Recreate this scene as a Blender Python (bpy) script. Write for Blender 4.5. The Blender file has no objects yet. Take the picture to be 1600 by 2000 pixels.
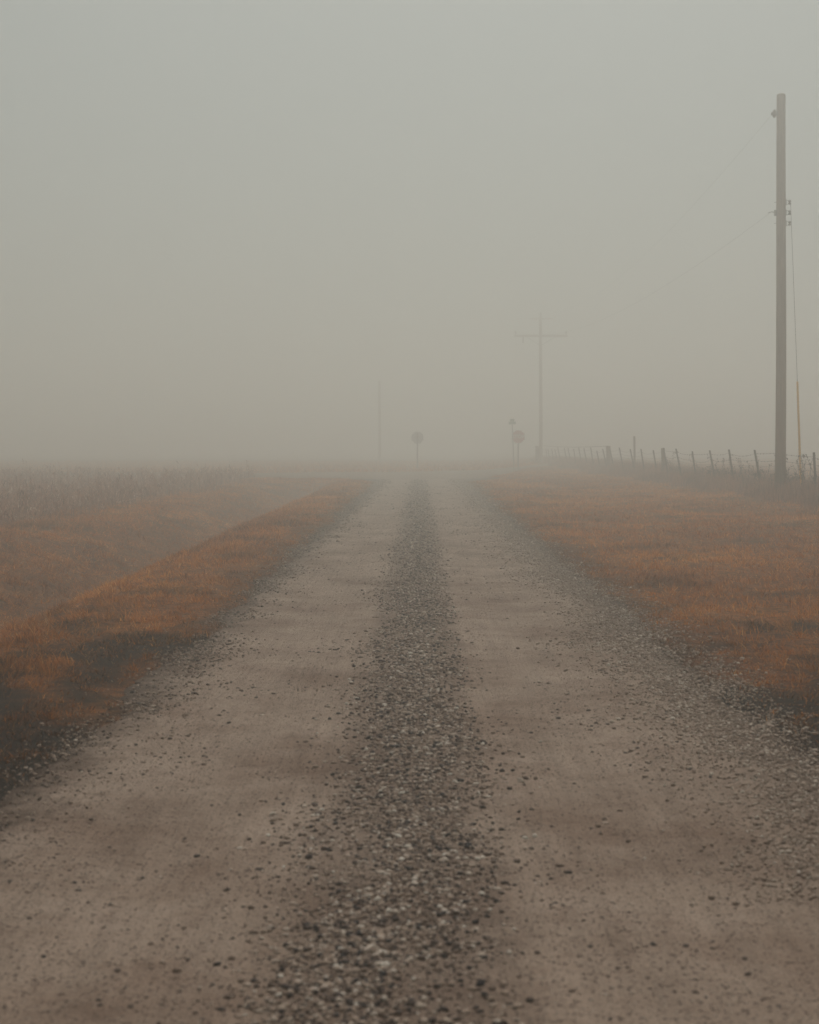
import bpy, math, random
import numpy as np

# ------------------------------------------------------------------ camera, world, sun
random.seed(7)
RNG = np.random.default_rng(11)
SC = bpy.context.scene
COL = SC.collection
R = math.radians
F = 2900.0                      # focal length in pixels of the 1600 px wide photograph
EYE = 1.6
def zat(py, d): return EYE + d * math.tan(math.atan((1000 - py) / 2900.0) - math.radians(2.567))

cam_d = bpy.data.cameras.new("camera")
cam = bpy.data.objects.new("camera", cam_d); COL.objects.link(cam)
cam_d.sensor_fit = 'HORIZONTAL'; cam_d.sensor_width = 24.0; cam_d.lens = 24.0 * F / 1600.0
cam_d.clip_start = 0.1; cam_d.clip_end = 5000
cam.location = (0, 0, EYE)
cam.rotation_euler = (R(90 - 2.567), 0, R(0.435))
cam_d.dof.use_dof = True; cam_d.dof.focus_distance = 24.0; cam_d.dof.aperture_fstop = 3.0
SC.camera = cam

SUN_EL, SUN_AZ = 58.0, 8.0     # azimuth measured clockwise from +Y (the road's direction)
world = bpy.data.worlds.new("World"); SC.world = world; world.use_nodes = True
wn = world.node_tree; wn.nodes.clear()
sky = wn.nodes.new('ShaderNodeTexSky'); sky.sky_type = 'NISHITA'; sky.sun_disc = False
sky.sun_elevation = R(SUN_EL); sky.sun_rotation = R(SUN_AZ)
sky.air_density = 1.0; sky.dust_density = 6.0; sky.ozone_density = 1.0
wmix = wn.nodes.new('ShaderNodeMix'); wmix.data_type = 'RGBA'; wmix.inputs[0].default_value = 0.86
wmix.inputs[7].default_value = (3.20, 3.62, 3.42, 1)      # the closed cloud layer above the fog
bg = wn.nodes.new('ShaderNodeBackground'); bg.inputs[1].default_value = 0.05
wo = wn.nodes.new('ShaderNodeOutputWorld')
wn.links.new(sky.outputs[0], wmix.inputs[6]); wn.links.new(wmix.outputs[2], bg.inputs[0])
wn.links.new(bg.outputs[0], wo.inputs[0])

sun_d = bpy.data.lights.new("sun", 'SUN'); sun_d.energy = 1.5; sun_d.angle = R(40); sun_d.color = (1.0, 0.965, 0.91)
sun = bpy.data.objects.new("sun", sun_d); COL.objects.link(sun)
sun.rotation_euler = (R(90 - SUN_EL), 0, R(180 - SUN_AZ))
SC.view_settings.view_transform = 'Standard'; SC.view_settings.look = 'None'
SC.view_settings.gamma = 1.0; SC.view_settings.use_curve_mapping = False
SC.view_settings.exposure = 0.62
SC.cycles.volume_bounces = 5
SC.cycles.max_bounces = 8; SC.cycles.diffuse_bounces = 2; SC.cycles.glossy_bounces = 1

# ------------------------------------------------------------------ numeric helpers
def _hash(ix, iy, s):
    h = (ix.astype(np.int64) * 374761393 + iy.astype(np.int64) * 668265263 + s * 1442695041) & 0xFFFFFFFF
    h = ((h ^ (h >> 13)) * 1274126177) & 0xFFFFFFFF
    return ((h ^ (h >> 16)) & 0xFFFF) / 65535.0
def noise(x, y, s=0):
    x = np.asarray(x, float); y = np.asarray(y, float)
    ix = np.floor(x); iy = np.floor(y); fx = x - ix; fy = y - iy
    fx = fx * fx * (3 - 2 * fx); fy = fy * fy * (3 - 2 * fy)
    a = _hash(ix, iy, s); b = _hash(ix + 1, iy, s); c = _hash(ix, iy + 1, s); d = _hash(ix + 1, iy + 1, s)
    return (a * (1 - fx) + b * fx) * (1 - fy) + (c * (1 - fx) + d * fx) * fy
def fbm(x, y, s=0, o=3):
    t = 0; a = 1; n = 0
    for k in range(o):
        t = t + a * noise(x * 2 ** k, y * 2 ** k, s + 17 * k); n += a; a *= 0.55
    return t / n
def sstep(a, b, x):
    t = np.clip((x - a) / (b - a), 0, 1); return t * t * (3 - 2 * t)

# ------------------------------------------------------------------ the lie of the land
RL, RR = -1.96, 2.02            # road edges
PX = np.array([-900, -60, -12, -8.2, -7.2, -6.3, -5.5, -5.0, -4.5, -4.05, -3.6, -3.0, -2.2, 2.2, 3.2, 5.0, 7.0, 9.0, 10.5, 12, 30, 900.])
PZ = np.array([-.2, -.15, -.12, -.10, -.16, -.38, -.68, -.78, -.62, -.26, -.05, -.01, -.03, -.02, -.03, -.02, .02, .07, .16, .14, .1, .0])
def near_cross(x):              # near and far edge of the crossing road
    return np.interp(x, [-400, -60, -9, -3.2, -2.2, 2.2, 3.2, 5.0, 7.2, 12, 60, 400], [95, 78, 74.5, 73.5, 71.5, 71.5, 74, 86, 101, 120, 158, 330])
def far_cross(x):
    return np.interp(x, [-400, -60, -9, 0, 4, 8, 14, 60, 400], [106, 90, 89, 92, 99, 112, 128, 168, 340])
def H0(x, y):
    x = np.asarray(x, float); y = np.asarray(y, float)
    z = np.interp(x, PX, PZ)
    fade = sstep(62, 72, y) * sstep(-9, -5, -np.abs(x + 5.0) - 2)   # the ditch closes before the crossing
    z = z * (1 - fade) + (-.03) * fade
    # no ditch past the crossing
    past = sstep(72, 76, y) * (x < 0)
    z = z * (1 - past) + -.05 * past
    off = sstep(2.6, 4.0, np.abs(x))
    z = z + off * ((fbm(x * .5, y * .35, 3) - .5) * .12 + (fbm(x * 2.3, y * 2.1, 5) - .5) * .05)
    return z
def road_in(x, y):              # >0 inside the carriageways
    e = (fbm(y * .9, x * .4, 21) - .5) * .42 + (noise(y * 5, x * 5, 22) - .5) * .09
    flare = 1.4 * sstep(66, 73, y)
    main = np.minimum(x - (RL - flare) + e, (RR + flare) - x + e)
    main = np.minimum(main, (80 - y))
    cross = np.minimum(y - near_cross(x), far_cross(x) - y) + e
    return main, cross
def ruts(x, y):
    w = (noise(y * .3, 0 * y, 31) - .5) * .1
    return -.016 * np.exp(-((x + 1.05 + w) / .36) ** 2) - .016 * np.exp(-((x - .88 + w) / .34) ** 2) \
        + .012 * np.exp(-((x + .08 + w) / .3) ** 2) + (fbm(x * 2.6, y * 1.8, 33) - .5) * .010
def HG(x, y):                   # ground sheet
    m, c = road_in(x, y)
    return H0(x, y) - .05 * sstep(-.08, .12, np.maximum(m, c))
def HR(x, y):                   # top of whatever is underfoot
    m, c = road_in(x, y); s = np.maximum(m, c)
    return np.where(s > 0, H0(x, y) + ruts(x, y) * (y < 73), HG(x, y))

def damp_at(x, y):
    """dark wet green grass beside the near road and in scattered hollows"""
    ed = np.minimum(np.abs(x - RL), np.abs(x - RR))
    n1 = fbm(x * 1.3 + 5, y * .75, 61, 4)
    n1 = np.clip(.5 + (n1 - .5) * 1.5 + (fbm(x * 6, y * 5, 63, 3) - .5) * .5, 0, 1)
    near = (1 - sstep(8.2, 14, y + (n1 - .5) * 9)) * (1 - sstep(1.2, 3.8, ed + (n1 - .5) * 2))
    edge = (1 - sstep(.05, .55, ed + (n1 - .5) * .9))
    spots = sstep(.60, .72, fbm(x * 1.1, y * .8, 67, 4))
    ditch = sstep(-.25, -.5, H0(x, y)) * .2
    return np.clip(np.maximum.reduce([near * 1.1, edge * .45, spots * .55, ditch]), 0, 1)


# ------------------------------------------------------------------ mesh helpers
def link(name, me, mat, parent=None):
    o = bpy.data.objects.new(name, me); COL.objects.link(o)
    if mat: me.materials.append(mat)
    if parent: o.parent = parent
    return o
def np_mesh(name, V, T, attrs=None, smooth=False):
    me = bpy.data.meshes.new(name); V = np.asarray(V, np.float32); T = np.asarray(T, np.int32)
    n, k = T.shape
    me.vertices.add(len(V)); me.vertices.foreach_set('co', V.ravel())
    me.loops.add(n * k); me.loops.foreach_set('vertex_index', T.ravel())
    me.polygons.add(n); me.polygons.foreach_set('loop_start', np.arange(0, n * k, k, dtype=np.int32))
    me.polygons.foreach_set('loop_total', np.full(n, k, np.int32))
    if smooth: me.polygons.foreach_set('use_smooth', np.ones(n, bool))
    for a, v in (attrs or {}).items():
        at = me.attributes.new(a, 'FLOAT', 'POINT'); at.data.foreach_set('value', np.asarray(v, np.float32))
    me.update(); me.validate(); return me
def grid_mesh(name, xs, ys, zf, smooth=True):
    X, Y = np.meshgrid(xs, ys); Z = zf(X, Y)
    V = np.stack([X.ravel(), Y.ravel(), Z.ravel()], 1); nx = len(xs); ny = len(ys)
    i = (np.arange(ny - 1)[:, None] * nx + np.arange(nx - 1)[None]).ravel()
    return np_mesh(name, V, np.stack([i, i + 1, i + 1 + nx, i + nx], 1), smooth=smooth)
class MB:
    def __init__(s): s.v = []; s.f = []
    def add(s, vs, fs):
        b = len(s.v); s.v += [tuple(v) for v in vs]; s.f += [tuple(b + i for i in f) for f in fs]
    def box(s, c, d, rz=0.0, bev=0.0):
        x, y, z = d[0] / 2, d[1] / 2, d[2] / 2; ca, sa = math.cos(rz), math.sin(rz)
        if bev <= 0:
            pts = [(i * x, j * y, k * z) for k in (-1, 1) for i, j in ((-1, -1), (1, -1), (1, 1), (-1, 1))]
            fs = [(3, 2, 1, 0), (4, 5, 6, 7), (0, 1, 5, 4), (1, 2, 6, 5), (2, 3, 7, 6), (3, 0, 4, 7)]
        else:
            o = [(-x + bev, -y), (x - bev, -y), (x, -y + bev), (x, y - bev), (x - bev, y), (-x + bev, y), (-x, y - bev), (-x, -y + bev)]
            pts = [(a, b, -z) for a, b in o] + [(a, b, z) for a, b in o]
            fs = [tuple(range(7, -1, -1)), tuple(range(8, 16))] + [(i, (i + 1) % 8, 8 + (i + 1) % 8, 8 + i) for i in range(8)]
        s.add([(c[0] + p[0] * ca - p[1] * sa, c[1] + p[0] * sa + p[1] * ca, c[2] + p[2]) for p in pts], fs)
    def tube(s, pts, rad, n=8, cap=True):
        pts = [np.array(p, float) for p in pts]; m = len(pts)
        if not hasattr(rad, '__len__'): rad = [rad] * m
        base = len(s.v); prev = None
        for i, p in enumerate(pts):
            t = pts[min(i + 1, m - 1)] - pts[max(i - 1, 0)]; t /= (np.linalg.norm(t) + 1e-9)
            u = np.cross(t, (0, 0, 1.0)) if abs(t[2]) < .95 else np.cross(t, (0, 1.0, 0))
            u /= np.linalg.norm(u)
            if prev is not None:
                u = prev - t * prev.dot(t); u /= np.linalg.norm(u)
            prev = u; w = np.cross(t, u)
            for k in range(n):
                a = 2 * math.pi * k / n
                s.v.append(tuple(p + rad[i] * (math.cos(a) * u + math.sin(a) * w)))
        for i in range(m - 1):
            for k in range(n):
                a = base + i * n + k; b = base + i * n + (k + 1) % n
                s.f.append((a, b, b + n, a + n))
        if cap:
            s.f.append(tuple(base + k for k in range(n - 1, -1, -1))); s.f.append(tuple(base + (m - 1) * n + k for k in range(n)))
    def lathe(s, c, prof, axis='z', n=14):
        base = len(s.v)
        for r, h in prof:
            for k in range(n):
                a = 2 * math.pi * k / n; p = (r * math.cos(a), r * math.sin(a), h)
                if axis == 'x': p = (p[2], p[0], p[1])
                if axis == 'y': p = (p[0], p[2], p[1])
                s.v.append((c[0] + p[0], c[1] + p[1], c[2] + p[2]))
        for i in range(len(prof) - 1):
            for k in range(n):
                a = base + i * n + k; b = base + i * n + (k + 1) % n; s.f.append((a, b, b + n, a + n))
        s.f.append(tuple(base + k for k in range(n - 1, -1, -1))); s.f.append(tuple(base + (len(prof) - 1) * n + k for k in range(n)))
    def build(s, name, mat, parent=None, smooth=True):
        me = bpy.data.meshes.new(name); me.from_pydata(s.v, [], s.f)
        if smooth:
            me.polygons.foreach_set('use_smooth', [True] * len(me.polygons))
            me.set_sharp_from_angle(angle=R(40))
        me.update(); return link(name, me, mat, parent)
def empty(name, loc, label, cat, group=None):
    o = bpy.data.objects.new(name, None); COL.objects.link(o); o.location = loc
    o.empty_display_size = .3; return tag(o, label, cat, group)
def tag(o, label=None, cat=None, group=None, kind=None):
    if label: o['label'] = label
    if cat: o['category'] = cat
    if group: o['group'] = group
    if kind: o['kind'] = kind
    return o

# ------------------------------------------------------------------ material helpers
def mat(name, rough=.9, spec=.2):
    m = bpy.data.materials.new(name); m.use_nodes = True; nt = m.node_tree
    b = nt.nodes['Principled BSDF']; b.inputs['Roughness'].default_value = rough
    b.inputs['Specular IOR Level'].default_value = spec
    return m, nt, b
def N(nt, t, **k):
    n = nt.nodes.new(t)
    for a, v in k.items():
        if a == 'inp':
            for i, q in v.items(): n.inputs[i].default_value = q
        else: setattr(n, a, v)
    return n
def ntex(nt, vec, scale, detail=4, rough=.55):
    n = N(nt, 'ShaderNodeTexNoise'); n.inputs['Scale'].default_value = scale
    n.inputs['Detail'].default_value = detail; n.inputs['Roughness'].default_value = rough
    if vec is not None: nt.links.new(vec, n.inputs['Vector'])
    return n.outputs['Fac']
def ramp(nt, fac, stops, interp='LINEAR'):
    n = N(nt, 'ShaderNodeValToRGB'); n.color_ramp.interpolation = interp; e = n.color_ramp.elements
    while len(e) < len(stops): e.new(.5)
    for i, (p, c) in enumerate(stops):
        e[i].position = p; e[i].color = (c[0], c[1], c[2], 1) if hasattr(c, '__len__') else (c, c, c, 1)
    nt.links.new(fac, n.inputs[0]); return n.outputs[0]
def mix(nt, fac, a, b, mode='MIX'):
    n = N(nt, 'ShaderNodeMix', data_type='RGBA', blend_type=mode)
    for s, v in ((n.inputs[0], fac), (n.inputs[6], a), (n.inputs[7], b)):
        if hasattr(v, 'is_output'): nt.links.new(v, s)
        elif hasattr(v, '__len__'): s.default_value = (v[0], v[1], v[2], 1)
        else: s.default_value = v
    return n.outputs[2]
def mth(nt, op, a, b=None, c=None):
    n = N(nt, 'ShaderNodeMath', operation=op)
    for s, v in zip(n.inputs, (a, b, c)):
        if v is None: continue
        if hasattr(v, 'is_output'): nt.links.new(v, s)
        else: s.default_value = v
    return n.outputs[0]
def bump(nt, b, h, strength, dist):
    n = N(nt, 'ShaderNodeBump'); n.inputs['Strength'].default_value = strength; n.inputs['Distance'].default_value = dist
    nt.links.new(h, n.inputs['Height']); nt.links.new(n.outputs[0], b.inputs['Normal'])
def coords(nt):
    return N(nt, 'ShaderNodeNewGeometry').outputs['Position']
def attr(nt, name):
    return N(nt, 'ShaderNodeAttribute', attribute_name=name).outputs['Fac']

# dirt and gravel of the road
def road_material(name, tracks=True):
    m, nt, b = mat(name, .95, .15); p = coords(nt)
    sp = N(nt, 'ShaderNodeSeparateXYZ'); nt.links.new(p, sp.inputs[0]); x = sp.outputs[0]
    big = ntex(nt, p, 1.1, 5, .6); mid = ntex(nt, p, 7, 5, .6); fine = ntex(nt, p, 160, 3, .6)
    c = ramp(nt, big, [(.30, (.235, .168, .128)), (.5, (.290, .213, .164)), (.72, (.345, .259, .204))])
    c = mix(nt, mth(nt, 'MULTIPLY', ramp(nt, mid, [(.52, 0.), (.68, 1.)]), .38), c, (.135, .082, .058))
    c = mix(nt, .55, c, ramp(nt, fine, [(.25, .45), (.75, 1.45)]), 'MULTIPLY')
    wv = N(nt, 'ShaderNodeTexNoise'); wv.inputs['Scale'].default_value = 40; wv.inputs['Detail'].default_value = 3; nt.links.new(p, wv.inputs['Vector'])
    wa = N(nt, 'ShaderNodeVectorMath', operation='MULTIPLY_ADD'); nt.links.new(wv.outputs['Color'], wa.inputs[0]); wa.inputs[1].default_value = (.022, .022, 0); nt.links.new(p, wa.inputs[2]); warp = wa.outputs[0]
    ms = N(nt, 'ShaderNodeMapping'); ms.inputs['Scale'].default_value = (15, .55, 1); nt.links.new(p, ms.inputs[0])   # wheel drag
    st = ntex(nt, ms.outputs[0], 1, 5, .65)
    c = mix(nt, .5 if tracks else .2, c, ramp(nt, st, [(.3, .72), (.5, 1.), (.7, 1.2)]), 'MULTIPLY')
    # small embedded stones, dark and pale
    h = mth(nt, 'ADD', mth(nt, 'MULTIPLY', mth(nt, 'ADD', st, ntex(nt, p, 28, 5, .7)), .45), mth(nt, 'MULTIPLY', fine, .25))
    for sc_, lo, hi, col, amt in ((17, .08, .15, (.050, .034, .028), .75), (31, .12, .22, (.075, .050, .040), .8), (58, .14, .26, (.085, .060, .048), .8), (37, .12, .20, (.42, .35, .29), .6), (85, .16, .28, (.10, .07, .06), .7)):
        v = N(nt, 'ShaderNodeTexVoronoi', voronoi_dimensions='2D'); v.inputs['Scale'].default_value = sc_; nt.links.new(warp, v.inputs['Vector'])
        wn_ = N(nt, 'ShaderNodeSeparateColor'); nt.links.new(v.outputs['Color'], wn_.inputs[0])
        keep = mth(nt, 'GREATER_THAN', wn_.outputs[0], .86 if sc_ < 20 else .74 if tracks else .6)
        dot = mth(nt, 'MULTIPLY', ramp(nt, v.outputs['Distance'], [(lo, 1.), (hi, 0.)]), keep)
        c = mix(nt, mth(nt, 'MULTIPLY', dot, amt), c, col)
        h = mth(nt, 'ADD', h, mth(nt, 'MULTIPLY', dot, .35))
    if not tracks: c = mix(nt, 1., c, (.72, .66, .62), 'MULTIPLY')
    if tracks:
        # ragged damp stains all along the road
        c = mix(nt, ramp(nt, ntex(nt, p, .9, 6, .62), [(.46, 0.), (.66, .8)]), c, mix(nt, 1., c, (.62, .54, .50), 'MULTIPLY'))
    if tracks:                                         # damp loose dirt between and beside the wheel tracks
        wob = mth(nt, 'MULTIPLY', mth(nt, 'SUBTRACT', ntex(nt, p, 2.2, 6, .65), .5), .60)
        xs = mth(nt, 'ADD', x, wob)
        ce = mth(nt, 'ABSOLUTE', mth(nt, 'ADD', xs, .06))
        strip = ramp(nt, ce, [(.28, 1.), (.42, 0.)])
        edge = ramp(nt, mth(nt, 'MULTIPLY', mth(nt, 'ABSOLUTE', xs), .25), [(.38, 0.), (.50, 1.)])
        c = mix(nt, mth(nt, 'MULTIPLY', mth(nt, 'MULTIPLY', strip, ramp(nt, ntex(nt, p, 5, 5, .65), [(.3, .3), (.6, 1.)])), .5), c, (.085, .055, .042))
        c = mix(nt, mth(nt, 'MULTIPLY', edge, .38), c, (.070, .045, .035))
        fr = mth(nt, 'ADD', mth(nt, 'ABSOLUTE', mth(nt, 'SUBTRACT', x, .03)), mth(nt, 'MULTIPLY', mth(nt, 'SUBTRACT', ntex(nt, p, 6, 6, .7), .5), 1.1))
        c = mix(nt, ramp(nt, mth(nt, 'MULTIPLY', fr, .25), [(.41, 0.), (.51, .95)]), c, (.045, .026, .017))
    nt.links.new(c, b.inputs['Base Color']); bump(nt, b, h, .9, .03)
    return m
M_ROAD = road_material('packed_dirt')
M_CROSS = road_material('crossing_gravel', False)

def soil_material():
    m, nt, b = mat('soil_and_thatch', .95, .1); p = coords(nt)
    n1 = ntex(nt, p, .6, 5); n2 = ntex(nt, p, 9, 6, .7); n3 = ntex(nt, p, 60, 4, .7)
    c = ramp(nt, n1, [(.3, (.17, .062, .024)), (.5, (.27, .103, .034)), (.7, (.33, .140, .048))])
    c = mix(nt, .9, c, ramp(nt, n2, [(.35, .12), (.65, 1.3)]), 'MULTIPLY')
    c = mix(nt, .8, c, ramp(nt, n3, [(.3, .35), (.7, 1.4)]), 'MULTIPLY')
    c = mix(nt, attr(nt, 'damp'), c, mix(nt, n2, (.006, .007, .008), (.030, .018, .011)))
    nt.links.new(c, b.inputs['Base Color'])
    bump(nt, b, mth(nt, 'ADD', n3, n2), .9, .04); return m
M_SOIL = soil_material()

def blade_material(name, stops, dark, tl=.35):
    m, nt, b = mat(name, .75, .25)
    t = attr(nt, 'tint'); d = attr(nt, 'damp')
    c = ramp(nt, t, stops); c = mix(nt, d, c, mix(nt, t, dark[0], dark[1]))
    nt.links.new(c, b.inputs['Base Color'])
    tr = N(nt, 'ShaderNodeBsdfTranslucent'); nt.links.new(c, tr.inputs[0])
    ms = N(nt, 'ShaderNodeMixShader', inp={0: tl}); nt.links.new(b.outputs[0], ms.inputs[1]); nt.links.new(tr.outputs[0], ms.inputs[2])
    nt.links.new(ms.outputs[0], nt.nodes['Material Output'].inputs[0]); return m
M_GRASS = blade_material('dry_grass', [(0, (.12, .042, .014)), (.35, (.40, .130, .022)), (.7, (.60, .225, .038)), (1, (.76, .43, .15))],
                         ((.005, .007, .008), (.070, .034, .014)))
M_TALL = blade_material('tall_dead_grass', [(0, (.11, .048, .035)), (.5, (.36, .16, .095)), (1, (.50, .30, .20))],
                        ((.03, .02, .018), (.10, .06, .045)))
M_CROP = blade_material('dead_crop', [(0, (.08, .038, .028)), (.45, (.33, .16, .10)), (.8, (.50, .31, .22)), (1, (.75, .64, .54))],
                        ((.03, .02, .018), (.10, .06, .045)))
M_VINE = blade_material('dead_vine', [(0, (.022, .016, .013)), (1, (.085, .050, .035))], ((.02, .015, .012), (.05, .03, .02)), .1)

def stone_material():
    m, nt, b = mat('gravel_stones', .85, .25); p = coords(nt); t = attr(nt, 'tint')
    c = ramp(nt, t, [(0, (.022, .020, .022)), (.14, (.070, .048, .038)), (.36, (.20, .140, .105)), (.70, (.33, .245, .190)), (.92, (.46, .375, .31)), (1, (.60, .53, .46))])
    n = ntex(nt, p, 90, 4, .7)
    c = mix(nt, .6, c, ramp(nt, n, [(.3, .55), (.7, 1.3)]), 'MULTIPLY')
    nt.links.new(c, b.inputs['Base Color']); bump(nt, b, n, .5, .004); return m
M_STONE = stone_material()

def plain(name, ca, cb, scale=12, rough=.8, spec=.3, metal=0, stretch=(1, 1, 1), bs=.3):
    m, nt, b = mat(name, rough, spec); b.inputs['Metallic'].default_value = metal
    tc = N(nt, 'ShaderNodeTexCoord'); mp = N(nt, 'ShaderNodeMapping'); mp.inputs['Scale'].default_value = stretch
    nt.links.new(tc.outputs['Object'], mp.inputs[0]); n = ntex(nt, mp.outputs[0], scale, 5, .65)
    nt.links.new(ramp(nt, n, [(.3, ca), (.7, cb)]), b.inputs['Base Color']); bump(nt, b, n, bs, .01); return m
def pole_material(h):           # creosote dark at the butt; fog fade painted in as paler wood upwards
    m, nt, b = mat('pole_wood_fog_fade', .9, .15); tc = N(nt, 'ShaderNodeTexCoord')
    sp = N(nt, 'ShaderNodeSeparateXYZ'); nt.links.new(tc.outputs['Object'], sp.inputs[0])
    mp = N(nt, 'ShaderNodeMapping'); mp.inputs['Scale'].default_value = (14, 14, .5); nt.links.new(tc.outputs['Object'], mp.inputs[0])
    n = ntex(nt, mp.outputs[0], 3, 6, .7)
    zz = mth(nt, 'ADD', mth(nt, 'DIVIDE', sp.outputs[2], h), mth(nt, 'MULTIPLY', mth(nt, 'SUBTRACT', n, .5), .15))
    c = ramp(nt, zz, [(0, (.060, .038, .028)), (.06, (.15, .098, .070)), (.12, (.25, .165, .115)), (1, (.32, .235, .175))])
    c = mix(nt, .6, c, ramp(nt, n, [(.35, .55), (.65, 1.25)]), 'MULTIPLY')
    nt.links.new(c, b.inputs['Base Color']); bump(nt, b, n, .5, .02); return m
M_POLE = pole_material(11.3)
M_POLE2 = plain('grey_pole_wood', (.28, .22, .18), (.42, .36, .31), 4, stretch=(8, 8, .5))
M_IRON = plain('galvanised_iron', (.20, .19, .18), (.32, .31, .30), 30, .6, .4, .3)
M_RUST = plain('rusty_steel', (.022, .018, .017), (.060, .042, .034), 25, .85, .2)
M_WIRE = plain('old_wire', (.030, .026, .024), (.06, .05, .045), 20, .7, .3)
M_CABLE = plain('weathered_aluminium_cable', (.24, .24, .23), (.32, .32, .31), 20, .6, .3)
M_WOOD = plain('grey_fence_wood', (.10, .075, .060), (.22, .17, .135), 6, stretch=(6, 6, .7))
M_PORC = plain('brown_porcelain', (.06, .035, .028), (.10, .06, .05), 6, .3, .5)
M_YEL = plain('orange_plastic', (.82, .46, .08), (.92, .54, .12), 5, .5, .4)
M_RED = plain('hazed_red_sheeting', (.55, .22, .20), (.60, .26, .23), 6, .5, .4, bs=.05)  # sign red, back and green paled: distance haze put into their colour
M_WHITE = plain('white_sign_sheeting', (.70, .70, .68), (.80, .80, .78), 6, .5, .4, bs=.05)
M_BACK = plain('bare_aluminium', (.42, .42, .42), (.50, .50, .49), 6, .5, .4, .3, bs=.05)
M_GREEN = plain('green_sign_sheeting', (.12, .24, .18), (.15, .28, .21), 6, .5, .4, bs=.05)

# ------------------------------------------------------------------ ground, roads
xs = np.unique(np.concatenate([[-900, -600, -400, -280, -200, -140, -100, -70, -50, -40, -32, -26, -22, -19, -17, -15, -13.5], np.arange(-12.5, -1.4, .14),
                               np.arange(-1.4, 1.5, .7), np.arange(1.5, 13, .14), [14, 15, 17, 19, 22, 26, 32, 40, 50, 70, 100, 140, 200, 280, 400, 600, 900]]))
ys = [-60, -30, -15, -8, -4, -2, 0]; s = .12
while ys[-1] < 900:
    ys.append(ys[-1] + s); s = .12 if ys[-1] < 16 else min(s * 1.012, .45) if ys[-1] < 150 else s * 1.3
ys = np.array(ys)
gm = grid_mesh('ground', xs, ys, HG); GX, GY = np.meshgrid(xs, ys)
at = gm.attributes.new('damp', 'FLOAT', 'POINT'); at.data.foreach_set('value', damp_at(GX.ravel(), GY.ravel()).astype(np.float32))
tag(link('ground', gm, M_SOIL), kind='structure')

rx = np.arange(-3.9, 4.0, .06); ry = [-20, -8, -2]; s = .07
while ry[-1] < 78:
    ry.append(ry[-1] + s); s = s if ry[-1] < 14 else min(s * 1.02, .5)
def zroad(x, y):
    m, c = road_in(x, y)
    return H0(x, y) + ruts(x, y) - .09 * sstep(.10, -.14, m) - .03 * sstep(72.5, 75, y)
tag(link('road', grid_mesh('road', rx, np.array(ry), zroad), M_ROAD), kind='structure')

cx = np.unique(np.concatenate([np.arange(-400, -30, 20), np.arange(-30, 40, .35), np.arange(40, 401, 20)]))
tt = np.concatenate([np.linspace(-.6, .6, 7), np.linspace(1.2, 13, 14)])
CX, TT = np.meshgrid(cx, np.linspace(-.06, 1.06, 60)); CY = near_cross(CX) + TT * (far_cross(CX) - near_cross(CX))
m_, c_ = road_in(CX, CY)
CZ = H0(CX, CY) + .008 + (fbm(CX * .7, CY * .7, 41) - .5) * .02 - .10 * sstep(.15, -.25, c_)
nx, ny = CX.shape[1], CX.shape[0]; i = (np.arange(ny - 1)[:, None] * nx + np.arange(nx - 1)[None]).ravel()
tag(link('crossroad', np_mesh('crossroad', np.stack([CX.ravel(), CY.ravel(), CZ.ravel()], 1), np.stack([i, i + 1, i + 1 + nx, i + nx], 1), smooth=True), M_CROSS), kind='structure')

# ------------------------------------------------------------------ blades (grass, crop, vine leaves)
def blades(P, L, W, az, lean, curl, tint, damp, name):
    """P base (n,3); each blade two bent segments to a point."""
    n = len(P); ca, sa = np.cos(az), np.sin(az)
    d = np.stack([ca, sa, np.zeros(n)], 1)
    side = np.stack([-sa, ca, np.zeros(n)], 1)
    tw = RNG.uniform(-1, 1, n)[:, None]; side = side * np.sqrt(1 - .5 * tw * tw) + d * tw * .7
    def dirv(a): return d * np.sin(a)[:, None] + np.array([[0, 0, 1.]]) * np.cos(a)[:, None]
    p1 = P + dirv(lean) * (L * .5)[:, None]; p2 = p1 + dirv(lean + curl) * (L * .5)[:, None]
    w = (W * .5)[:, None]
    V = np.stack([P - side * w, P + side * w, p1 - side * w * .8, p1 + side * w * .8, p2], 1).reshape(-1, 3)
    b = np.arange(n)[:, None] * 5
    T = np.stack([b + [0, 1, 3], b + [0, 3, 2], b + [2, 3, 4]], 1).reshape(-1, 3)
    return np_mesh(name, V, T, {'tint': np.repeat(tint, 5), 'damp': np.repeat(damp, 5)})
def scatter(n, x0, x1, y0, y1, p=0.0, slack=.04, pad=.8):
    """random points, denser towards the camera (density ~ y^-p), kept to the wedge the lens could see and a margin"""
    u = RNG.random(n)
    if abs(p - 1) < 1e-6: y = y0 * (y1 / y0) ** u
    else: y = (y0 ** (1 - p) + u * (y1 ** (1 - p) - y0 ** (1 - p))) ** (1 / (1 - p))
    x = RNG.uniform(x0, x1, n)
    k = np.abs(x) < y * (.283 + slack) + pad
    return x[k], y[k]
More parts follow.
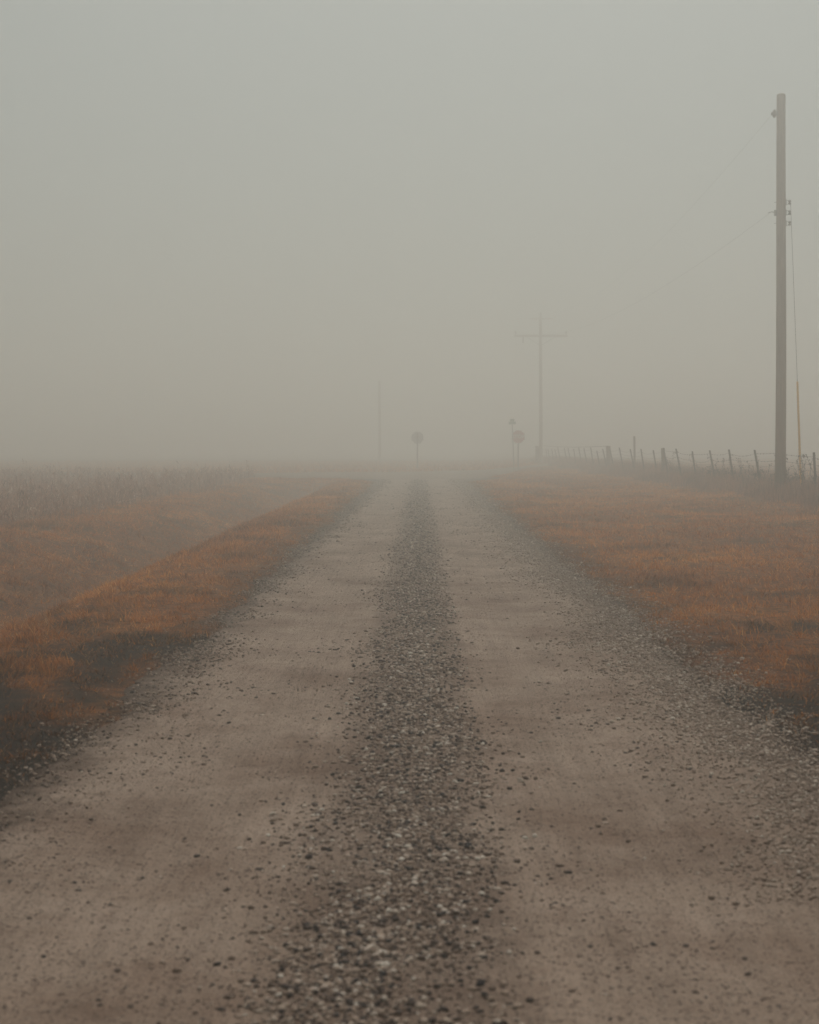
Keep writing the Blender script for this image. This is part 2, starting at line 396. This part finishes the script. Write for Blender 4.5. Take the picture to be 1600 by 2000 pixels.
def grass_field(name, n, x0, x1, y0, y1, p, label, Lr, keep=None):
    x, y = scatter(n, x0, x1, y0, y1, p)
    m, c = road_in(x, y); s = np.maximum(m, c)
    dn = fbm(x * 1.7, y * 1.5, 71, 3)
    k = (s < -.02 - .12 * RNG.random(len(x)) + .18 * (RNG.random(len(x)) < .12)) & (RNG.random(len(x)) < .22 + 1.3 * sstep(.3, .6, dn))
    if keep is not None: k &= keep(x, y)
    x, y, s = x[k], y[k], s[k]; n = len(x)
    z = HG(x, y) - .008
    cs = .17; ixc, iyc = np.floor(x / cs), np.floor(y / cs)            # most blades belong to a tuft
    tx = (ixc + _hash(ixc, iyc, 201)) * cs; ty = (iyc + _hash(ixc, iyc, 202)) * cs; ht = _hash(ixc, iyc, 203)
    inn = RNG.random(n) < .62; ox, oy = RNG.normal(0, .028, n), RNG.normal(0, .028, n)
    mm, c2 = road_in(tx + ox, ty + oy); inn &= np.maximum(mm, c2) < .05
    x = np.where(inn, tx + ox, x); y = np.where(inn, ty + oy, y); z = HG(x, y) - .008
    clump = fbm(x * 2.6, y * 2.2, 73, 3) + np.where(inn, (ht - .4) * .45, -.1)
    L = Lr * (.5 + .9 * clump) * RNG.uniform(.5, 1.35, n) * (.45 + .55 * sstep(0, .8, -s))
    W = (.0020 + .00027 * y) * RNG.uniform(.7, 1.3, n)
    swirl = 7 * fbm(x * .8, y * .55, 77, 2) + 2.5 * noise(x * 3.1, y * 3.1, 79)
    az = np.where(inn & (RNG.random(n) < .6), np.arctan2(oy, ox) + RNG.normal(0, .5, n), swirl + RNG.normal(0, .9, n))
    lean = np.clip(RNG.normal(1.08, .33, n) + (.4 - clump) * .8, .05, 1.5)
    tint = np.clip(.14 + .22 * (ht - .5) * inn + .75 * (fbm(x * .5, y * .33, 81, 3) - .12) + RNG.normal(0, .20, n) + .5 * (RNG.random(n) < .04) - .25 * sstep(.55, .75, fbm(x * 3, y * 2.4, 83, 3)), 0, 1)
    return tag(link(name, blades(np.stack([x, y, z], 1), L, W, az, lean, RNG.uniform(.1, .8, n), tint, np.clip(damp_at(x, y) * RNG.uniform(.45, 1.25, n), 0, 1) * (RNG.random(n) > .10), name), M_GRASS),
               label, None, None, 'stuff')
grass_field('grass', 800000, -9.2, -1.7, 5.0, 76, 1.0, 'short dry orange-brown grass on the verge and ditch left of the road', .10)
grass_field('grass', 860000, 1.8, 11.5, 5.0, 125, 1.0, 'flat matted orange-brown grass between the road and the wire fence', .095)
# rough ground past the crossing and beyond the fence
x, y = scatter(90000, -45, 45, 40, 150, 0.6)
m, c = road_in(x, y); k = (np.maximum(m, c) < -.1) & ((y > far_cross(x)) | (x > 11.2)); x, y = x[k], y[k]; n = len(x)
tag(link('far_grass', blades(np.stack([x, y, HG(x, y)], 1), RNG.uniform(.1, .3, n), .0006 * y, RNG.uniform(0, 6.3, n), np.abs(RNG.normal(.5, .3, n)), RNG.uniform(.1, .6, n),
     np.clip(RNG.normal(.45, .2, n), 0, 1), 0 * x, 'far_grass'), M_GRASS), 'rough dry grass past the fence and beyond the crossing road', kind='stuff')

# tall dead grass along the fence
x, y = scatter(150000, 8.6, 12.6, 28, 134, .8, .06, 1.5)
cl = fbm(x * .9, y * .45, 91, 3); edge = 9.35 + (fbm(y * .35, x * 0, 93, 3) - .5) * 1.3
k = (x > edge) & (RNG.random(len(x)) < .3 + 1.3 * sstep(.3, .62, cl)) & (road_in(x, y)[1] < 0)
x, y, cl = x[k], y[k], cl[k]; edge = edge[k]; n = len(x)
L = (.26 + .42 * cl) * RNG.uniform(.45, 1.3, n) * (.45 + .55 * sstep(0, .7, x - edge))
tag(link('tall_grass', blades(np.stack([x, y, HG(x, y)], 1), L, (.002 + .00022 * y) * RNG.uniform(.6, 1.3, n), RNG.uniform(0, 6.3, n),
     np.abs(RNG.normal(.12, .16, n)), np.abs(RNG.normal(.2, .3, n)), np.clip(.15 + .8 * (cl - .2) + RNG.normal(0, .2, n), 0, 1),
     .5 * sstep(.5, .7, fbm(x * 1.5, y, 95)), 'tall_grass'), M_TALL), 'tall grey-brown dead grass growing through the wire fence', kind='stuff')

# the dead crop left of the ditch: rows of stalks with broken leaves
x, y = scatter(34000, -40, -7.6, 20, 118, .75, .05, 1.5)
k = (x < -8.0 + (fbm(y * .5, x * 0, 101, 3) - .5) * 1.2) & (y < near_cross(x) - 1)
row = .76; x = np.round(x / row) * row + RNG.normal(0, .05, len(x)); x, y = x[k], y[k]; n = len(x)
hh = (.36 + .34 * fbm(x * .25, y * .2, 103, 3)) * RNG.uniform(.7, 1.3, n) * np.where(RNG.random(n) < .03, 1.6, 1) * np.where(fbm(x * .9, y * .7, 105, 2) < .38, .55, 1)
z = HG(x, y); P = np.stack([x, y, z], 1); parts = [(P, hh, (.004 + .00020 * y), RNG.uniform(0, 6.3, n), np.abs(RNG.normal(.06, .08, n)), RNG.normal(.05, .1, n), RNG.uniform(.05, .6, n))]
for q in range(7):
    f = RNG.uniform(.05, .95, n); j = np.stack([RNG.normal(0, .02, n), RNG.normal(0, .02, n), hh * f], 1)
    parts.append((P + j, RNG.uniform(.10, .34, n), (.008 + .00022 * y) * RNG.uniform(.6, 1.4, n), RNG.uniform(0, 6.3, n), RNG.uniform(.2, 1.2, n), RNG.uniform(.2, 1.9, n), np.clip(RNG.normal(.45, .25, n), 0, 1)))
cc = [np.concatenate([p[i] for p in parts]) for i in range(7)]
tag(link('crop', blades(cc[0], cc[1], cc[2], cc[3], cc[4], cc[5], cc[6], 0 * cc[1], 'crop'), M_CROP), 'dead grey-brown crop standing in the field left of the ditch', kind='stuff')

# ------------------------------------------------------------------ gravel
def ico():
    t = (1 + 5 ** .5) / 2
    v = np.array([(-1, t, 0), (1, t, 0), (-1, -t, 0), (1, -t, 0), (0, -1, t), (0, 1, t), (0, -1, -t), (0, 1, -t), (t, 0, -1), (t, 0, 1), (-t, 0, -1), (-t, 0, 1)]) / math.hypot(1, t)
    f = np.array([(0, 11, 5), (0, 5, 1), (0, 1, 7), (0, 7, 10), (0, 10, 11), (1, 5, 9), (5, 11, 4), (11, 10, 2), (10, 7, 6), (7, 1, 8), (3, 9, 4), (3, 4, 2), (3, 2, 6), (3, 6, 8), (3, 8, 9), (4, 9, 5), (2, 4, 11), (6, 2, 10), (8, 6, 7), (9, 8, 1)])
    return v, f
def octa():
    return np.array([(1, 0, 0), (-1, 0, 0), (0, 1, 0), (0, -1, 0), (0, 0, 1), (0, 0, -1.)]), np.array([(0, 2, 4), (2, 1, 4), (1, 3, 4), (3, 0, 4), (2, 0, 5), (1, 2, 5), (3, 1, 5), (0, 3, 5)])
def stones(x, y, size, tint, shp, sink=.25):
    size = np.minimum(size, (.0095 + .00045 * y) * 2.3)
    v0, f0 = shp; n = len(x); k = len(v0)
    V = v0[None] * (1 + RNG.uniform(-.28, .28, (n, k, 1)))
    S = np.stack([size * RNG.uniform(.8, 1.45, n), size * RNG.uniform(.65, 1.1, n), size * RNG.uniform(.45, .85, n)], 1)
    V = V * S[:, None, :] * .5
    a = RNG.uniform(0, 6.283, n); t = RNG.normal(0, .35, n); ca, sa, ct, st = np.cos(a), np.sin(a), np.cos(t), np.sin(t)
    X, Y, Z = V[..., 0], V[..., 1], V[..., 2]
    Y, Z = Y * ct[:, None] - Z * st[:, None], Y * st[:, None] + Z * ct[:, None]
    X, Y = X * ca[:, None] - Y * sa[:, None], X * sa[:, None] + Y * ca[:, None]
    zb = HR(x, y) + S[:, 2] * sink
    V = np.stack([X + x[:, None], Y + y[:, None], Z + zb[:, None]], 2).reshape(-1, 3)
    T = (f0[None] + (np.arange(n) * k)[:, None, None]).reshape(-1, 3)
    return V, T, np.repeat(tint, k)
def gravel(name, sets, label):
    VV, TT_, AA = [], [], []; off = 0
    for x, y, size, tint, sink in sets:
        for shp, k in ((ico(), y < 13), (octa(), y >= 13)):
            if not k.any(): continue
            V, T, A = stones(x[k], y[k], size[k], tint[k], shp, sink)
            VV.append(V); TT_.append(T + off); AA.append(A); off += len(V)
    return tag(link(name, np_mesh(name, np.concatenate(VV), np.concatenate(TT_), {'tint': np.concatenate(AA)}), M_STONE), label, kind='stuff')
def tone(n, lo=.0, hi=1): return np.clip(RNG.beta(1.15, 1.5, n) * (hi - lo) + lo, 0, 1)
# centre strip
x = RNG.normal(0, 1, 66000) * .205 - .05; _, y = None, 3.4 * (70 / 3.4) ** RNG.random(66000)
x = x * (.75 + .6 * noise(y * .45, 0 * y, 112)) + (noise(y * .5, 0 * y, 111) - .5) * .2 + (noise(y * 2.1, 0 * y, 115) - .5) * .08
den = .45 + .9 * sstep(.3, .6, fbm(x * 3.5, y * 1.6, 113, 3))
k = ((x < .33) | (RNG.random(len(x)) < .3)) & (RNG.random(len(x)) < den) & (RNG.random(len(x)) < 1 - .78 * sstep(9, 36, y)); x, y = x[k], y[k]; n = len(x)
g1 = (x, y, (.0092 + .00040 * y) * RNG.lognormal(0, .58, n), np.clip(RNG.beta(.75, 1.0, n), 0, 1), .12)
# shoulders
x = RR - .26 + RNG.normal(0, .23, 60000) * np.where(RNG.random(60000) < .3, 1.5, 1); y = 5.2 * (71 / 5.2) ** RNG.random(60000)
k = (RNG.random(len(x)) < .35 + .9 * sstep(.3, .6, fbm(x * 3, y * 1.4, 117, 3))) & (RNG.random(len(x)) < 1 - .7 * sstep(10, 34, y)); x, y = x[k] + .22 * (noise(y[k] * .9, 0 * y[k], 118) - .3), y[k]; n = len(x)
g2 = (x, y, (.009 + .0005 * y) * RNG.lognormal(0, .38, n), tone(n, .3, 1), .22)
x = RL + .12 + RNG.normal(0, .20, 26000); y = 6 * (71 / 6) ** RNG.random(26000)
k = ((x > RL - .05) | (RNG.random(len(x)) < .35)) & (RNG.random(len(x)) < .15 + .9 * sstep(.42, .65, fbm(x * 3, y * 1.4, 119, 3))); x, y = x[k], y[k]; n = len(x)
g3 = (x, y, (.008 + .0005 * y) * RNG.lognormal(0, .38, n), tone(n, .05, .9), .22)
# loose stones strewn over the wheel tracks
x = RNG.uniform(-1.95, 2.0, 30000); y = 3.4 * (60 / 3.4) ** RNG.random(30000)
k = RNG.random(len(x)) < .06 + 1.2 * sstep(.5, .70, fbm(x * 3.2, y * 1.5, 121, 3)); x, y = x[k], y[k]; n = len(x)
g4 = (x, y, (.0055 + .00040 * y) * RNG.lognormal(0, .6, n), np.clip(RNG.beta(.8, 3.6, n), 0, 1), -.05)
x = RNG.uniform(-1.95, 2.0, 60000); y = 3.4 * (34 / 3.4) ** RNG.random(60000)
k = RNG.random(len(x)) < .15 + .9 * sstep(.38, .66, fbm(x * 2.4, y * 1.2, 123, 4)); x, y = x[k], y[k]; n = len(x)
g5 = (x, y, (.0030 + .00030 * y) * RNG.lognormal(0, .35, n), np.clip(RNG.beta(1.2, 2.2, n), 0, 1), 0.0)
gravel('gravel', [g1, g2, g3, g4, g5], 'loose grey and brown gravel down the middle and edges of the road')

# ------------------------------------------------------------------ the wire fence
FX = 10.6
fence = empty('wire_fence', (0, 0, 0), 'rusty wire fence of leaning steel posts running along the right field', 'fence')
posts = []
ds = [39.7 + 3.38 * i for i in range(-2, 28)]
for i, d in enumerate(ds):
    lean = random.uniform(.17, .29) if i not in (2,) else .07
    if i < 2: lean = .1
    fx = FX + random.uniform(-.07, .07); dy = d + random.uniform(-.18, .18)
    hgt = 1.25 + random.uniform(-.07, .10); zb = float(H0(fx, dy))
    leany = random.uniform(-.05, .05)
    base = np.array([fx, dy, zb - .25]); top = np.array([fx - lean * hgt, dy + leany, zb + hgt * .985])
    mb = MB(); u = (top - base) / np.linalg.norm(top - base)
    # T section with studs
    pr = [(-.031, -.006), (.031, -.006), (.031, .004), (.006, .004), (.006, .042), (-.006, .042), (-.006, .004), (-.031, .004)]
    vs = [base + np.array([a, b, 0]) for a, b in pr] + [top + np.array([a, b, 0]) for a, b in pr]
    mb.add(vs, [tuple(range(7, -1, -1)), tuple(range(8, 16))] + [(j, (j + 1) % 8, 8 + (j + 1) % 8, 8 + j) for j in range(8)])
    if d < 75:
        ln = np.linalg.norm(top - base)
        for q in range(18):
            c = base + u * (ln - .03 - q * .055); mb.box(c + np.array([0, -.009, 0]), (.014, .009, .02))
    mb.build('post', M_RUST, fence, smooth=False)
    posts.append((base, top, u))
def wood_post(px, d, top_py, r, z0=None):
    x = (px - 822) / F * d; zt = zat(top_py, d); z = float(H0(x, d)); mb = MB()
    mb.tube([(x, d, z - .3), (x + .01, d, (z + zt) / 2), (x - .01, d, zt - .02), (x - .01, d, zt)], [r * 1.05, r, r * .97, r * .8], 10); return mb, (x, d, zt)
wp = []
for px, d, py, r in ((1294.5, 65.2, 875, .085), (1188, 84, 871, .13), (1049, 121, 871, .15)):
    mb, t = wood_post(px, d, py, r); o = mb.build('wooden_post', M_WOOD, fence); o['label'] = 'thick grey wooden fence post'; wp.append(t)
def strand(name, drop, sag, rad=.0042, n=7, i0=0, i1=None):
    mb = MB(); pts = []
    for a, b in zip(posts[i0:i1], posts[i0 + 1:i1]):
        p = a[1] - a[2] * drop; q = b[1] - b[2] * drop; sg = sag * random.uniform(.2, 1.6)
        for k in range(n):
            t = k / n; w = p * (1 - t) + q * t; w[2] -= 4 * sg * t * (1 - t); w[0] -= .02; pts.append(w)
    pts.append(posts[i1 - 1 if i1 else -1][1] - posts[i1 - 1 if i1 else -1][2] * drop)
    rr = [rad * max(1, p[1] / 60) for p in pts]
    mb.tube(pts, rr, 5); 
    if name == 'barbed_wire':
        for p in pts[:-1]:
            if p[1] < 62:
                mb.tube([p + np.array([-.01, 0, -.018]), p + np.array([.01, 0, .018])], .003, 4)
                mb.tube([p + np.array([.01, .01, -.016]), p + np.array([-.01, -.01, .016])], .003, 4)
    mb.build(name, M_WIRE, fence); return pts
strand('barbed_wire', .12, .06); strand('barbed_wire', .33, .07)
# woven wire below, its line wires and stays
mb = MB()
for drop in (.50, .64, .78, .92, 1.06):
    pts = []
    for a, b in zip(posts[:-10], posts[1:-9]):
        for k in range(3):
            t = k / 3; w = (a[1] - a[2] * drop) * (1 - t) + (b[1] - b[2] * drop) * t; w[2] -= .02 * math.sin(math.pi * t); w[0] += .015; pts.append(w)
    mb.tube(pts, .0028, 4)
for a, b in zip(posts[:-14], posts[1:-13]):
    for k in range(22):
        t = (k + .5) / 22; ta = a[1] * (1 - t) + b[1] * t; u = a[2]; o = np.array([.015, 0, -.02 * math.sin(math.pi * t)])
        mb.tube([ta - u * .50 + o, ta - u * 1.06 + o], .0022, 4, False)
mb.build('woven_wire', M_WIRE, fence)
# straight top rail wire between the thick posts, out to the far pole
mb = MB(); a, b = np.array(wp[1]), np.array(wp[2]); b = b + np.array([.25, 0, .05])
mb.tube([a + (b - a) * t - np.array([0, 0, .10 * 4 * t * (1 - t)]) for t in np.linspace(0, 1, 12)], .016, 6)
mb.build('rail', M_WIRE, fence)

# dead vines tangled in the wires
LP, LL, LW = [], [], []; mb = MB(); hot = [(46, 1.0), (49.8, 1.2), (44, .9), (41.6, 1.0), (53.2, .8), (40.6, .8), (57, .5), (62, .6), (36.5, .6)]
for c, wgt in hot:
    for q in range(int(15 * wgt)):
        y = c + random.gauss(0, 1.0); x = FX - .15 + random.gauss(0, .08); z = float(H0(x, y)) + random.uniform(.1, .5)
        p = np.array([x, y, z]); v = np.array([random.gauss(-.1, .2), random.gauss(0, .6), random.uniform(.2, .9)]); pts = [p.copy()]
        for s_ in range(random.randint(6, 14)):
            v = v * .8 + np.array([random.gauss(-.02, .18), random.gauss(0, .45), random.gauss(.05, .32)])
            v /= max(np.linalg.norm(v), .3); p = p + v * .09
            p[0] = FX - .18 + (p[0] - FX + .18) * .9; p[2] = min(p[2], float(H0(x, y)) + 1.14); pts.append(p.copy())
            for l in range(random.choice((0, 1, 2, 3))):
                LP.append(p + np.array([random.gauss(0, .02), random.gauss(0, .03), random.gauss(0, .02)])); LL.append(random.uniform(.04, .10)); LW.append(random.uniform(.02, .045))
        mb.tube(pts, [.0045] * (len(pts) - 1) + [.002], 4)
n = len(LP)
stem = mb.build('vine', M_WIRE); stem.data.materials.clear(); stem.data.materials.append(M_VINE)
tag(stem, 'dead brown vines tangled in the fence wires beside the near pole', kind='stuff')
lv = link('vine_leaf', blades(np.array(LP), np.array(LL), np.array(LW), RNG.uniform(0, 6.3, n), RNG.uniform(.3, 2.6, n), RNG.uniform(-.5, 1.2, n), RNG.random(n), np.zeros(n), 'vine_leaf'), M_VINE, stem)
lv['kind'] = 'stuff'

# ------------------------------------------------------------------ utility poles
PXx, PY = 10.08, 41.7
pz = float(H0(PXx, PY)) - .05
near = empty('utility_pole', (PXx, PY, pz), 'tall bare wooden utility pole beside the fence at the right edge, with orange guy guard', 'utility pole')
HT = zat(187, PY) - pz
def shaft(h, r0, r1, lean, mt, parent, n=18, wob=.012):
    mb = MB(); pts = []; rr = []
    for k in range(16):
        t = k / 15; pts.append((lean * h * t + wob * math.sin(t * 5), wob * math.cos(t * 4 + 1) - wob, h * t)); rr.append((r0 + (r1 - r0) * t) * (1 + .12 * math.exp(-t * 40)))
    pts[0] = (0, 0, -.4); pts.append((pts[-1][0], pts[-1][1], h + .03)); rr.append(r1 * .75)
    mb.tube(pts, rr, n); return mb.build('shaft', mt, parent)
shaft(HT, .152, .121, -.0078, M_POLE, near)
def lx(z): return -.0078 * z
# bell insulator and clamp at the top left
zt = HT - .50
mb = MB(); mb.box((lx(zt) - .135, -.02, zt), (.05, .09, .14), bev=.01); mb.tube([(lx(zt) - .14, -.02, zt), (lx(zt) - .20, -.02, zt - .02)], .02, 8); mb.build('bracket', M_IRON, near)
mb = MB(); mb.lathe((lx(zt) - .19, -.02, zt - .01), [(.03, .05), (.07, .04), (.115, .01), (.12, -.02), (.10, -.04), (.05, -.06), (.04, -.10)][::-1], 'x'); mb.build('insulator', M_PORC, near)
# three spool insulators on the right
for k, pyy in enumerate((396, 416, 437)):
    z = zat(pyy, PY) - pz
    c = lx(z) + .125
    mb = MB()
    mb.box((c + .06, 0, z + .055), (.17, .035, .012)); mb.box((c + .06, 0, z - .055), (.17, .035, .012)); mb.box((c - .0, 0, z), (.05, .06, .16), bev=.008)
    mb.tube([(c + .115, 0, z - .075), (c + .115, 0, z + .075)], .008, 6)
    mb.tube([(lx(z) - .19, 0, z), (c, 0, z)], .011, 6)
    cl = mb.build('clevis', M_IRON, near)
    mb = MB(); mb.lathe((c + .115, 0, z), [(.035, -.045), (.045, -.035), (.045, -.02), (.022, -.006), (.022, .006), (.045, .02), (.045, .035), (.035, .045)]); mb.build('spool', M_PORC, cl)
zm = zat(417, PY) - pz
mb = MB(); mb.box((lx(zm) - .15, -.03, zm), (.10, .07, .16), bev=.01); mb.tube([(lx(zm) - .18, -.03, zm + .01), (lx(zm) - .26, -.03, zm + .035), (lx(zm) - .36, -.03, zm - .0)], .014, 6); mb.build('bracket', M_IRON, near)
# guy wire and its orange guard
def loc(px, py, d): return np.array([(px - 822) / F * d - PXx, d - PY, zat(py, d) - pz])
g0, g1_, g2_ = loc(1537, 398, PY), loc(1554, 745, PY - .5), loc(1563.5, 955, PY - .8)
mb = MB(); mb.tube([g0, g1_, g2_], .0065, 5); guy = mb.build('guy_wire', M_WIRE, near)
mb = MB(); mb.tube([g1_ + (g2_ - g1_) * t for t in (0, .01, .5, 1)], [.012, .030, .032, .034], 10); mb.build('guard', M_YEL, guy)
# dark ground wire down the pole
mb = MB(); mb.tube([(lx(z) * 1 + .02 - .0, -.150 + .0028 * z - .004, z) for z in np.linspace(0, HT * .92, 14)], .006, 5); mb.build('ground_wire', M_WIRE, near)

def far_pole(px, d, top_py, arm_w, label, group=None, arms=True, r=.15):
    x = (px - 822) / F * d; z = float(H0(x, d)) - .05; h = zat(top_py, d) - z
    o = empty('utility_pole', (x, d, z), label, 'utility pole', group)
    shaft(h, r, r * .78, -.004, M_POLE2, o, 12)
    if not arms: return o, x, z, h
    def arm(zz, w, s):
        mb = MB(); c = -.004 * zz; mb.box((c, -.14, zz), (w, .12, s), bev=.01); a = mb.build('crossarm', M_POLE2, o)
        return a, c
    zz = h - (656 - top_py) / F * d; a, c = arm(zz, arm_w, .17)
    for sx in (-1, 1):
        mb = MB(); mb.tube([(c + sx * arm_w * .29, -.21, zz - .03), (c + sx * .08, -.15, zz - .72)], .024, 6); mb.build('brace', M_IRON, o)
        mb = MB(); xx = c + sx * arm_w * .475; mb.tube([(xx, -.14, zz + .08), (xx, -.14, zz + .2)], .02, 6)
        mb.lathe((xx, -.14, zz + .18), [(.05, 0), (.10, .03), (.06, .07), (.09, .10), (.05, .16), (.03, .22)]); mb.build('insulator', M_PORC, a)
    mb = MB(); xx = c - arm_w * .33; mb.tube([(xx, -.14, zz - .08), (xx - .02, -.14, zz - .55)], .05, 8); mb.build('fuse_cutout', M_PORC, a)
    zz2 = h - (623 - top_py) / F * d; a2, c2 = arm(zz2, arm_w * .42, .07)
    mb = MB(); mb.lathe((-.004 * h, 0, h), [(.03, 0), (.03, .08), (.09, .10), (.05, .16), (.09, .19), (.05, .26), (.03, .30)]); mb.build('insulator', M_PORC, o)
    return o, x, z, h
D2 = 118.0
p2, x2, z2, h2 = far_pole(1056, D2, 618, 4.2, 'faint utility pole with a wide crossarm where the fence ends')
p3, x3, z3, h3 = far_pole(742, 150.0, 745, 3, 'faintest utility pole, thin and bare, in the fog left of the road', arms=False)

# conductors between the two poles on the right
def span(a, b, sag, r, label):
    mb = MB(); a = np.array(a); b = np.array(b)
    mb.tube([a + (b - a) * t - np.array([0, 0, sag * 4 * t * (1 - t)]) for t in np.linspace(0, 1, 40)], r, 5)
    tag(mb.build('power_line', M_CABLE), label, 'cable', 'overhead lines between the two right poles')
span((PXx + lx(zt) - .28, PY - .02, pz + zt - .05), (x2 - .004 * h2, D2, z2 + h2 + .28), 1.6, .0035, 'upper overhead line from the bell insulator at the near pole top')
span((PXx + lx(zm) - .34, PY - .03, pz + zm - .02), (x2 - 1.9, D2 - .14, z2 + h2 - (656 - 618) / F * D2 + .35), 1.4, .0035, 'lower overhead line from the hook halfway up the near pole')

# ------------------------------------------------------------------ signs at the crossing
def octagon(mb, c, r, y0, y1):
    a = [(c[0] + r * math.cos(R(22.5 + 45 * k)), c[2] + r * math.sin(R(22.5 + 45 * k))) for k in range(8)]
    mb.add([(p[0], y0, p[1]) for p in a] + [(p[0], y1, p[1]) for p in a], [tuple(range(8)), tuple(range(15, 7, -1))] + [(k, 8 + k, 8 + (k + 1) % 8, (k + 1) % 8) for k in range(8)])
def channel_post(mb, h, w=.065):
    pr = [(-w / 2 - .015, 0), (-w / 2, 0), (-w / 2 + .01, .03), (w / 2 - .01, .03), (w / 2, 0), (w / 2 + .015, 0), (w / 2 + .015, .006), (w / 2 + .004, .006), (w / 2 - .006, .037), (-w / 2 + .006, .037), (-w / 2 - .004, .006), (-w / 2 - .015, .006)]
    n = len(pr); mb.add([(a, b, -.3) for a, b in pr] + [(a, b, h) for a, b in pr], [tuple(range(n - 1, -1, -1)), tuple(range(n, 2 * n))] + [(k, (k + 1) % n, n + (k + 1) % n, n + k) for k in range(n)])
def stop_sign(px, py, d, size, facing, label, group='stop signs at the crossing'):
    x = (px - 822) / F * d; z = float(H0(x, d)); zc = EYE - (py - 870) / F * d - z
    o = empty('stop_sign', (x, d, z), label, 'road sign', group)
    if not facing: o.rotation_euler = (0, 0, math.pi)
    mb = MB(); channel_post(mb, zc + size * .42); mb.build('post', M_IRON, o, False)
    mb = MB(); octagon(mb, (0, 0, zc), size / 2 / math.cos(R(22.5)), -.006, -.002); bk = mb.build('panel', M_BACK, o, False)
    mb = MB(); octagon(mb, (0, 0, zc), size / 2 / math.cos(R(22.5)), -.009, -.0065); mb.build('border', M_WHITE, bk, False)
    mb = MB(); octagon(mb, (0, 0, zc), size * .47 / math.cos(R(22.5)), -.013, -.0095); mb.build('face', M_RED, bk, False)
    cu = bpy.data.curves.new('legend', 'FONT'); cu.body = 'STOP'; cu.align_x = 'CENTER'; cu.align_y = 'CENTER'; cu.size = size * .40; cu.extrude = .001; cu.offset = .006
    t = bpy.data.objects.new('tmp', cu); COL.objects.link(t)
    dg = bpy.context.evaluated_depsgraph_get(); me = bpy.data.meshes.new_from_object(t.evaluated_get(dg)); bpy.data.objects.remove(t)
    me.materials.clear(); l = link('legend', me, M_WHITE, bk); l.location = (0, -.0155, zc); l.rotation_euler = (R(90), 0, 0)
    return o
stop_sign(1012, 853, 97, .86, True, 'red stop sign facing the road, beside the street name post left of the far pole')
stop_sign(815.5, 855, 100, .80, False, 'stop sign seen from its grey back, alone at the far end of the road')
# street name sign: two crossed blades on a thin post
d = 96.0; x = (1004 - 822) / F * d; z = float(H0(x, d)); h = EYE - (819 - 870) / F * d - z
o = empty('street_name_sign', (x, d, z), 'slender leaning street name post with two crossed blades', 'road sign'); o.rotation_euler = (0, R(-2.3), 0)
mb = MB(); mb.tube([(0, 0, -.3), (0, 0, h - .35)], .03, 8); mb.build('post', M_IRON, o)
mb = MB(); mb.box((0, 0, h - .24), (.46, .012, .17), .12); mb.build('name_blade', M_GREEN, o)
mb = MB(); mb.box((0, 0, h - .06), (.012, .46, .17), .55); mb.build('name_blade', M_GREEN, o)
# a tall marker post in the field behind the fence
mb, t = wood_post(1238.5, 79.0, 852, .055)
tag(mb.build('marker_post', M_WOOD), 'lone taller grey post rising behind the fence posts', 'post')

# ------------------------------------------------------------------ the fog
mb = MB(); mb.box((0, 420, 6.6), (2400, 1200, 16.8))
fog = mb.build('haze', None, smooth=False); tag(fog, kind='stuff'); fog['label'] = 'thick pale ground fog over the whole scene'
fm = bpy.data.materials.new('fog_air'); fm.use_nodes = True; ft = fm.node_tree; ft.nodes.clear()
pv = ft.nodes.new('ShaderNodeVolumePrincipled'); pv.inputs['Density'].default_value = .0178
pv.inputs['Color'].default_value = (.928, .930, .888, 1); pv.inputs['Anisotropy'].default_value = .76
fo = ft.nodes.new('ShaderNodeOutputMaterial'); ft.links.new(pv.outputs[0], fo.inputs['Volume'])
fog.data.materials.append(fm)
